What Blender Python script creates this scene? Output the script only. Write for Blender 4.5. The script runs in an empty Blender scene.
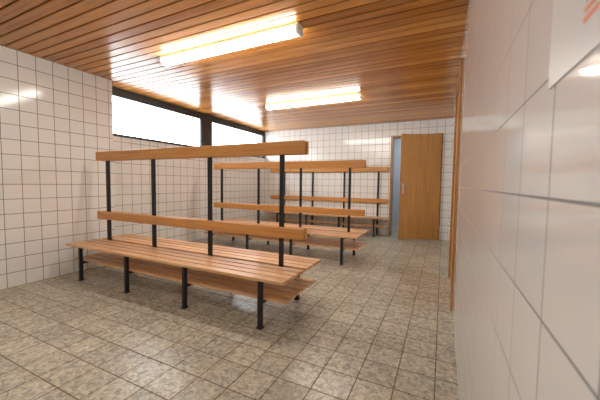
import bpy, bmesh, math, random
from mathutils import Vector, Matrix
random.seed(4)
S=bpy.context.scene
# ------------------------------------------------------------------ materials
def new_mat(name):
    m=bpy.data.materials.new(name); m.use_nodes=True
    nt=m.node_tree; b=nt.nodes['Principled BSDF']
    return m,nt,b
def plain(name,col,rough=.5,metal=0,emit=None,es=0):
    m,nt,b=new_mat(name)
    b.inputs['Base Color'].default_value=(*col,1); b.inputs['Roughness'].default_value=rough
    b.inputs['Metallic'].default_value=metal
    n=nt.nodes.new('ShaderNodeTexNoise'); n.inputs['Scale'].default_value=60
    bp=nt.nodes.new('ShaderNodeBump'); bp.inputs['Strength'].default_value=.03; bp.inputs['Distance'].default_value=.002
    nt.links.new(n.outputs['Fac'],bp.inputs['Height']); nt.links.new(bp.outputs['Normal'],b.inputs['Normal'])
    if emit:
        b.inputs['Emission Color'].default_value=(*emit,1); b.inputs['Emission Strength'].default_value=es
    return m
def math_n(nt,op,a,b=None):
    n=nt.nodes.new('ShaderNodeMath'); n.operation=op
    for i,v in enumerate((a,b)):
        if v is None: continue
        if isinstance(v,(int,float)): n.inputs[i].default_value=v
        else: nt.links.new(v,n.inputs[i])
    return n.outputs[0]
def tile_mat(name,ax,tile=.15,mortar=.0062,c1=(.89,.895,.885),c2=(.865,.87,.86),cm=(.22,.19,.165),off=(0,0),rough=.11):
    m,nt,b=new_mat(name)
    g=nt.nodes.new('ShaderNodeNewGeometry'); s=nt.nodes.new('ShaderNodeSeparateXYZ'); nt.links.new(g.outputs['Position'],s.inputs[0])
    c=nt.nodes.new('ShaderNodeCombineXYZ')
    u=math_n(nt,'ADD',s.outputs[ax[0]],30+off[0]); v=math_n(nt,'ADD',s.outputs[ax[1]],30+off[1])
    nt.links.new(u,c.inputs[0]); nt.links.new(v,c.inputs[1])
    br=nt.nodes.new('ShaderNodeTexBrick'); br.offset=0; br.squash=1
    br.inputs['Scale'].default_value=1; br.inputs['Brick Width'].default_value=tile; br.inputs['Row Height'].default_value=tile
    br.inputs['Mortar Size'].default_value=mortar/2; br.inputs['Mortar Smooth'].default_value=.15; br.inputs['Bias'].default_value=0
    br.inputs['Color1'].default_value=(*c1,1); br.inputs['Color2'].default_value=(*c2,1); br.inputs['Mortar'].default_value=(*cm,1)
    nt.links.new(c.outputs[0],br.inputs['Vector'])
    nt.links.new(br.outputs['Color'],b.inputs['Base Color'])
    rr=nt.nodes.new('ShaderNodeMapRange'); rr.inputs['To Min'].default_value=rough; rr.inputs['To Max'].default_value=.8
    nt.links.new(br.outputs['Fac'],rr.inputs['Value']); nt.links.new(rr.outputs[0],b.inputs['Roughness'])
    n=nt.nodes.new('ShaderNodeTexNoise'); n.inputs['Scale'].default_value=9; nt.links.new(c.outputs[0],n.inputs['Vector'])
    h=math_n(nt,'MULTIPLY',n.outputs['Fac'],.25); h2=math_n(nt,'SUBTRACT',h,br.outputs['Fac'])
    bp=nt.nodes.new('ShaderNodeBump'); bp.inputs['Strength'].default_value=.35; bp.inputs['Distance'].default_value=.002
    nt.links.new(h2,bp.inputs['Height']); nt.links.new(bp.outputs['Normal'],b.inputs['Normal'])
    return m,nt,b,br,c
def wood_mat(name,dark,light,axis=0,pitch=None,pax=1,rough=.35,var=.25,origin=0.0,use_obj=True):
    """grain runs along `axis`; pitch -> per-board tone change across axis pax"""
    m,nt,b=new_mat(name)
    if use_obj:
        g=nt.nodes.new('ShaderNodeTexCoord'); P=g.outputs['Object']
    else:
        g=nt.nodes.new('ShaderNodeNewGeometry'); P=g.outputs['Position']
    s=nt.nodes.new('ShaderNodeSeparateXYZ'); nt.links.new(P,s.inputs[0])
    if pitch:
        idx=math_n(nt,'FLOOR',math_n(nt,'DIVIDE',math_n(nt,'SUBTRACT',s.outputs[pax],origin),pitch))
    else:
        gi=nt.nodes.new('ShaderNodeNewGeometry'); idx=math_n(nt,'MULTIPLY',gi.outputs['Random Per Island'],37.0)
    wn=nt.nodes.new('ShaderNodeTexWhiteNoise'); wn.noise_dimensions='1D'; nt.links.new(idx,wn.inputs['W'])
    mp=nt.nodes.new('ShaderNodeMapping'); sc=[38,38,38]; sc[axis]=1.6; mp.inputs['Scale'].default_value=sc
    nt.links.new(P,mp.inputs['Vector'])
    ad=nt.nodes.new('ShaderNodeVectorMath'); ad.operation='ADD'; nt.links.new(mp.outputs[0],ad.inputs[0])
    ml=nt.nodes.new('ShaderNodeVectorMath'); ml.operation='SCALE'; ml.inputs['Scale'].default_value=23
    nt.links.new(wn.outputs['Color'],ml.inputs[0]); nt.links.new(ml.outputs[0],ad.inputs[1])
    n=nt.nodes.new('ShaderNodeTexNoise'); n.inputs['Scale'].default_value=1; n.inputs['Detail'].default_value=5; n.inputs['Distortion'].default_value=.6
    nt.links.new(ad.outputs[0],n.inputs['Vector'])
    f=math_n(nt,'ADD',math_n(nt,'MULTIPLY',n.outputs['Fac'],1-var),math_n(nt,'MULTIPLY',wn.outputs['Value'],var))
    cr=nt.nodes.new('ShaderNodeValToRGB'); cr.color_ramp.elements[0].position=.25; cr.color_ramp.elements[1].position=.75
    cr.color_ramp.elements[0].color=(*dark,1); cr.color_ramp.elements[1].color=(*light,1)
    nt.links.new(f,cr.inputs[0]); nt.links.new(cr.outputs[0],b.inputs['Base Color'])
    b.inputs['Roughness'].default_value=rough
    bp=nt.nodes.new('ShaderNodeBump'); bp.inputs['Strength'].default_value=.12; bp.inputs['Distance'].default_value=.001
    nt.links.new(n.outputs['Fac'],bp.inputs['Height']); nt.links.new(bp.outputs['Normal'],b.inputs['Normal'])
    return m
PITCH=.1; Y0=-1.6; Y1=6.5; H=2.4; XR=.115; XL=-3.92; XW=-4.14
M_tx=tile_mat('tile_wall_yz',(1,2))[0]
M_tr=tile_mat('tile_wall_right_yz',(1,2),off=(0,-.035),mortar=.0042,c1=(.86,.89,.92),c2=(.84,.87,.90),cm=(.30,.31,.33),rough=.08)[0]
M_ty=tile_mat('tile_wall_xz',(0,2))[0]
M_fl,nt,b,br,cc=tile_mat('tile_floor',(0,1),tile=.2,mortar=.008,c1=(.55,.535,.465),c2=(.46,.45,.395),cm=(.18,.135,.09),rough=.27)
# mottled stone look for the floor tiles
n1=nt.nodes.new('ShaderNodeTexNoise'); n1.inputs['Scale'].default_value=30; n1.inputs['Detail'].default_value=5; n1.inputs['Roughness'].default_value=.6; n1.inputs['Distortion'].default_value=1.0
nt.links.new(cc.outputs[0],n1.inputs['Vector'])
cr=nt.nodes.new('ShaderNodeValToRGB'); cr.color_ramp.elements[0].position=.34; cr.color_ramp.elements[0].color=(.52,.55,.55,1)
cr.color_ramp.elements[1].position=.64; cr.color_ramp.elements[1].color=(1.15,1.11,1.03,1)
nt.links.new(n1.outputs['Fac'],cr.inputs[0])
mx=nt.nodes.new('ShaderNodeMix'); mx.data_type='RGBA'; mx.blend_type='MULTIPLY'; mx.inputs[0].default_value=1
nt.links.new(br.outputs['Color'],mx.inputs[6]); nt.links.new(cr.outputs[0],mx.inputs[7]); nt.links.new(mx.outputs[2],b.inputs['Base Color'])
M_ceil=wood_mat('pine_ceiling',(.38,.135,.024),(.78,.37,.10),axis=0,pitch=PITCH,pax=1,origin=Y0,rough=.22,var=.4,use_obj=False)
M_gap=plain('ceiling_void',(.03,.015,.006),.9)
M_seat=wood_mat('bench_slat_wood',(.48,.23,.09),(.78,.47,.24),axis=0,rough=.28,var=.3)
M_rail=wood_mat('bench_rail_wood',(.46,.19,.045),(.72,.36,.11),axis=0,rough=.28,var=.25)
M_door=wood_mat('door_veneer',(.42,.19,.04),(.60,.31,.085),axis=2,rough=.35,var=.1)
M_trim=wood_mat('door_trim_wood',(.36,.17,.05),(.5,.26,.08),axis=2,rough=.4,var=.1)
M_blk=plain('black_steel',(.018,.02,.023),.35,.3)
M_frame=plain('dark_window_frame',(.035,.035,.038),.45)
M_white=plain('white_enamel',(.85,.85,.83),.4)
M_glow=plain('lamp_diffuser',(.9,.9,.85),.4,0,(1,.96,.88),36)
M_steel=plain('brushed_steel',(.55,.55,.55),.3,1)
M_plaster=plain('pale_plaster',(.62,.68,.74),.7)
M_ext=plain('outdoor_snow',(.8,.8,.8),.9)
mg,nt,b=new_mat('window_glass')
tr=nt.nodes.new('ShaderNodeBsdfTransparent'); gl=nt.nodes.new('ShaderNodeBsdfGlossy'); gl.inputs['Roughness'].default_value=.02
ms=nt.nodes.new('ShaderNodeMixShader'); ms.inputs[0].default_value=.06
nt.links.new(tr.outputs[0],ms.inputs[1]); nt.links.new(gl.outputs[0],ms.inputs[2])
nt.links.new(ms.outputs[0],nt.nodes['Material Output'].inputs[0]); M_glass=mg
# ------------------------------------------------------------------ geometry
def mesh_boxes(name,boxes,mats,parent=None,bevel=0.0,origin=None):
    """boxes: (x0,x1,y0,y1,z0,z1[,matidx])"""
    bm=bmesh.new()
    for bx in boxes:
        x0,x1,y0,y1,z0,z1=bx[:6]; mi=bx[6] if len(bx)>6 else 0
        r=bmesh.ops.create_cube(bm,size=1)
        vs=r['verts']
        for v in vs:
            v.co=Vector(((x0+x1)/2+v.co.x*(x1-x0),(y0+y1)/2+v.co.y*(y1-y0),(z0+z1)/2+v.co.z*(z1-z0)))
        fs=set(f for v in vs for f in v.link_faces)
        for f in fs: f.material_index=mi
        if bevel>0:
            es=list(set(e for v in vs for e in v.link_edges))
            bmesh.ops.bevel(bm,geom=es,offset=min(bevel,.4*min(x1-x0,y1-y0,z1-z0)),segments=2,affect='EDGES',profile=.5)
    o=Vector(origin) if origin else Vector((0,0,0))
    for v in bm.verts: v.co-=o
    me=bpy.data.meshes.new(name); bm.to_mesh(me); bm.free()
    for m in mats: me.materials.append(m)
    ob=bpy.data.objects.new(name,me); S.collection.objects.link(ob); ob.location=o
    if parent: ob.parent=parent
    return ob
def empty(name,loc=(0,0,0)):
    e=bpy.data.objects.new(name,None); e.location=loc; S.collection.objects.link(e); e.empty_display_size=.2; return e
def cyl(name,p0,p1,r,mat,parent=None,seg=20):
    p0=Vector(p0);p1=Vector(p1);d=p1-p0
    bm=bmesh.new(); bmesh.ops.create_cone(bm,cap_ends=True,segments=seg,radius1=r,radius2=r,depth=d.length)
    q=d.to_track_quat('Z','Y')
    for v in bm.verts: v.co=q@v.co
    for f in bm.faces: f.smooth=len(f.verts)==4
    me=bpy.data.meshes.new(name); bm.to_mesh(me); bm.free(); me.materials.append(mat)
    ob=bpy.data.objects.new(name,me); ob.location=(p0+p1)/2; S.collection.objects.link(ob)
    if parent: ob.parent=parent
    return ob
# room shell
mesh_boxes('floor',[(-4.4,XR+.2,Y0-.2,Y1+1.8,-.1,0)],[M_fl])
T=.2
yA,yB,zT=2.85,3.95,2.16     # side door opening
mesh_boxes('wall_right',[(XR,XR+T,Y0-T,yA,0,2.5),(XR,XR+T,yA,yB,zT,2.5),(XR,XR+T,yB,Y1,0,2.5)],[M_tr])
mesh_boxes('wall_front',[(-4.4,XR,Y0-T,Y0,0,2.5)],[M_ty])
mesh_boxes('wall_left',[(-4.4,XL,Y0,2.45,0,2.5)],[M_tx])
WB,WT=1.72,2.40
mesh_boxes('wall_window_side',[(-4.4,XW,2.45,Y1,0,WB),(-4.4,XW,2.45,Y1,WT+.001,2.5)],[M_tx])
DX0,DX1,DH=-1.02,-.03,2.12
mesh_boxes('wall_back',[(-4.4,DX0,Y1,Y1+T,0,2.5),(DX0,DX1,Y1,Y1+T,DH,2.5),(DX1,XR+T,Y1,Y1+T,0,2.5)],[M_ty])
# slatted ceiling
bx=[(-4.4,XR,Y0,Y1,2.425,2.5,1)]
y=Y0
while y<Y1-.02:
    bx.append((XL if y<2.40 else XW,XR-.002,y+.008,min(y+PITCH-.008,Y1-.002),H,2.425,0)); y+=PITCH
mesh_boxes('ceiling',bx,[M_ceil,M_gap],bevel=.0)
# windows
def window(name,ya,yb,end_l,end_r):
    e=empty(name,(XW,(ya+yb)/2,2.0))
    def w(*b): return [v-( (XW,XW,(ya+yb)/2,(ya+yb)/2,2.0,2.0)[i]) for i,v in enumerate(b)]
    xa,xb=XW-.07,XW-.02
    f=[w(xa,xb,ya,yb,WB,WB+.04),w(xa,xb,ya,yb,2.285,WT),w(xa,xb,ya,ya+end_l,WB+.04,2.285),w(xa,xb,yb-end_r,yb,WB+.04,2.285)]
    mesh_boxes('frame',f,[M_frame],e,bevel=.004)
    mesh_boxes('glass_pane',[w(XW-.05,XW-.044,ya+end_l,yb-end_r,WB+.04,2.285)],[M_glass],e)
    mesh_boxes('sill',[w(XW-.02,XW+.012,ya,yb,WB,WB+.012)],[M_frame],e)
window('window_1',2.452,4.42,.05,.15)
window('window_2',4.42,Y1-.002,.15,.08)
# pale parapet/ground outside
mesh_boxes('ground_outside',[(-14,-4.45,-3,12,.6,.8)],[M_ext])
# ---------------------------------------------------------------- benches
def double_bench(cy,name='changing_room_bench'):
    cx=-2.37; e=empty(name,(cx,cy,0))
    xa,xb=-3.73-cx,-.985-cx
    px=[-1.205-cx,-1.985-cx,-2.765-cx,-3.545-cx]
    sl=[]; w=.076; g=.0135
    for s in (-1,1):
        for i in range(4):
            a=.022+i*(w+g); y0,y1=sorted((s*a,s*(a+w)))
            sl.append((xa,xb,y0,y1,.378,.402))
    mesh_boxes('seat_slats',sl,[M_seat],e,bevel=.004)
    sh=[]; w=.075; g=.024
    for s in (-1,1):
        for i in range(3):
            a=.012+i*(w+g); y0,y1=sorted((s*a,s*(a+w)))
            sh.append((xa+.02,xb-.02,y0,y1,.208,.228))
    mesh_boxes('shoe_rack_slats',sh,[M_seat],e,bevel=.003)
    rl=[]
    for z0,z1 in ((1.33,1.435),(.645,.735)):
        rl.append((xa+.03,xb,-.046,-.018,z0,z1)); rl.append((xa+.03,xb,.018,.046,z0,z1))
    mesh_boxes('back_rails',rl,[M_rail],e,bevel=.005)
    fr=[]
    t=.0165
    for x in px:
        fr.append((x-t,x+t,-t,t,.36,1.42))           # centre post
        for s in (-1,1):
            c=s*.315; fr.append((x-t,x+t,c-t,c+t,.012,.378))
        fr.append((x-t,x+t,-.33,.33,.343,.377))
        fr.append((x-t*.8,x+t*.8,-.31,.31,.182,.207))
    mesh_boxes('steel_frame',fr,[M_blk],e,bevel=.003)
    ft=[]
    for x in px:
        for s in (-1,1):
            c=s*.315; ft.append((x-.022,x+.022,c-.022,c+.022,0,.014))
    mesh_boxes('rubber_feet',ft,[M_blk],e,bevel=.003)
    return e
double_bench(2.145); double_bench(4.13)
def wall_bench():
    cx=-2.37; cy=Y1; e=empty('wall_bench',(cx,cy,0))
    xa,xb=-3.95-cx,-1.06-cx
    px=[-1.26-cx,-2.02-cx,-2.80-cx,-3.57-cx]
    mesh_boxes('seat_slats',[(xa,xb,-.40+i*.089,-.40+i*.089+.078,.378,.402) for i in range(4)],[M_seat],e,bevel=.004)
    mesh_boxes('shoe_rack_slats',[(xa+.04,xb-.02,-.35+i*.098,-.35+i*.098+.078,.208,.228) for i in range(3)],[M_seat],e,bevel=.003)
    mesh_boxes('back_rails',[(xa,xb,-.062,-.034,z0,z1) for z0,z1 in ((1.365,1.475),(.69,.785))],[M_rail],e,bevel=.005)
    fr=[];t=.0175
    for x in px:
        fr+= [(x-t,x+t,-.034,-.001,0,1.45),(x-t,x+t,-.38,-.345,0,.378),(x-t,x+t,-.40,-.001,.343,.377),(x-t,x+t,-.37,-.001,.182,.207)]
    mesh_boxes('steel_frame',fr,[M_blk],e,bevel=.003)
wall_bench()
# ---------------------------------------------------------------- lamps
def lamp(cy):
    cx=-1.9; e=empty('fluorescent_ceiling_light',(cx,cy,H))
    L=.8
    mesh_boxes('housing',[(-L+.01,L-.01,-.042,.042,-.030,0)],[M_white],e,bevel=.004)
    # rounded diffuser trough
    bm=bmesh.new(); prof=[]
    for k in range(24):
        a=2*math.pi*k/24; ca,sa=math.cos(a),math.sin(a)
        z=-.044-(.038*sa if sa>0 else .016*sa)
        prof.append((.05*math.copysign(abs(ca)**.7,ca),z))
    rows=[]
    for x in (-L+.02,L-.02):
        rows.append([bm.verts.new((x,p[0],p[1])) for p in prof])
    for k in range(24):
        f=bm.faces.new((rows[0][k],rows[0][(k+1)%24],rows[1][(k+1)%24],rows[1][k])); f.smooth=True
    for r in rows: bm.faces.new(r)
    bmesh.ops.recalc_face_normals(bm,faces=bm.faces)
    me=bpy.data.meshes.new('diffuser'); bm.to_mesh(me); bm.free(); me.materials.append(M_glow)
    o=bpy.data.objects.new('diffuser',me); S.collection.objects.link(o); o.parent=e
    mesh_boxes('end_caps',[(-L-.004,-L+.024,-.052,.052,-.084,-.0),(L-.024,L+.004,-.052,.052,-.084,-.0)],[M_white],e,bevel=.008)
for cy in (2.24,4.27,.2): lamp(cy)
# ---------------------------------------------------------------- back door
fr=[(DX0,DX0+.04,Y1-.012,Y1+T+.01,0,DH),(DX1-.035,DX1,Y1-.012,Y1+T+.01,0,DH),(DX0+.04,DX1-.035,Y1-.012,Y1+T+.01,DH-.035,DH)]
mesh_boxes('trim_1',fr,[M_trim],bevel=.003)
hx,hy=DX1-.04,Y1-.03
d=empty('door_1',(hx,hy,0)); W=.775
mesh_boxes('leaf',[(-W,0,-.04,0,.01,DH-.03)],[M_door],d,bevel=.003)
mesh_boxes('lock_plate',[(-W+.035,-W+.075,-.044,-.04,.92,1.12),(-W+.035,-W+.075,0,.004,.92,1.12)],[M_steel],d,bevel=.001)
for s,yy in ((-1,-.044),(1,.004)):
    cyl('handle_stem',(-W+.055,yy,1.06),(-W+.055,yy+s*.05,1.06),.009,M_steel,d)
    cyl('handle_lever',(-W+.047,yy+s*.05,1.06),(-W+.17,yy+s*.05,1.06),.009,M_steel,d)
for z in (.25,1.1,1.85): cyl('hinge',(.006,-.02,z-.04),(.006,-.02,z+.04),.008,M_steel,d)
d.rotation_euler=(0,0,math.radians(24))
# corridor behind the door
mesh_boxes('wall_corridor',[(-2.2,XR+T,Y1+1.6,Y1+1.8,0,2.5),(-2.4,-2.2,Y1+T,Y1+1.8,0,2.5),(XR+.05,XR+T,Y1+T,Y1+1.6,0,2.5)],[M_plaster])
mesh_boxes('ceiling_corridor',[(-2.4,XR+T,Y1+T,Y1+1.8,2.5,2.6)],[M_plaster])
la=bpy.data.lights.new('corridor_lamp','AREA'); la.energy=12; la.size=.6; la.color=(.85,.93,1)
lo=bpy.data.objects.new('corridor_lamp',la); lo.location=(-.5,Y1+.9,2.45); S.collection.objects.link(lo)
# ---------------------------------------------------------------- side door (right wall)
mesh_boxes('trim_2',[(XR-.02,XR+T,yA,yA+.07,0,zT),(XR-.02,XR+T,yB-.07,yB,0,zT),(XR-.02,XR+T,yA+.07,yB-.07,zT-.07,zT)],[M_trim],bevel=.003)
sd=empty('door_2',(XR,3.4,0))
mesh_boxes('leaf',[(.0,.04,-.475,.475,.01,zT-.075)],[M_door],sd,bevel=.002)
mesh_boxes('lock_plate',[(-.003,0,-.43,-.39,.92,1.12)],[M_steel],sd)
# ---------------------------------------------------------------- wall notice
ne=empty('wall_notice',(XR,.36,1.33))
mesh_boxes('sheet',[(-.002,0,-.11,.11,-.11,.18)],[plain('paper',(.66,.68,.72),.35)],ne)
tx=[]
for k in range(5):
    z=-.042-k*.009; tx.append((-.0024,-.002,-.05,.012-.01*random.random(),z,z+.005))
for k in range(6):
    z=.155-k*.016; tx.append((-.0024,-.002,-.085,.05+.03*random.random(),z,z+.006))
mesh_boxes('printed_lines',tx,[plain('orange_ink',(.80,.25,.12),.5)],ne)
# ---------------------------------------------------------------- world
w=bpy.data.worlds.new('World'); S.world=w; w.use_nodes=True
bg=w.node_tree.nodes['Background']; bg.inputs[0].default_value=(.93,.97,1,1); bg.inputs[1].default_value=10.0
# ---------------------------------------------------------------- camera
F=295.0
Yv=Vector((143,15,-F)).normalized()
Xl=Vector((-613,25,-F)); Xl=(Xl-Yv*Xl.dot(Yv)).normalized(); Xv=-Xl; Zv=Xv.cross(Yv)
R=Matrix((Xv,Yv,Zv))   # rows: world axes in camera coords -> camera->world
cam=bpy.data.cameras.new('camera'); co=bpy.data.objects.new('camera',cam); S.collection.objects.link(co)
co.matrix_world=Matrix.Translation((0,0,1.1))@R.to_4x4()
cam.sensor_width=36; cam.lens=36*F/600; cam.clip_start=.01
cam.dof.use_dof=True; cam.dof.focus_distance=3.0; cam.dof.aperture_fstop=6
S.camera=co
S.view_settings.view_transform='Standard'
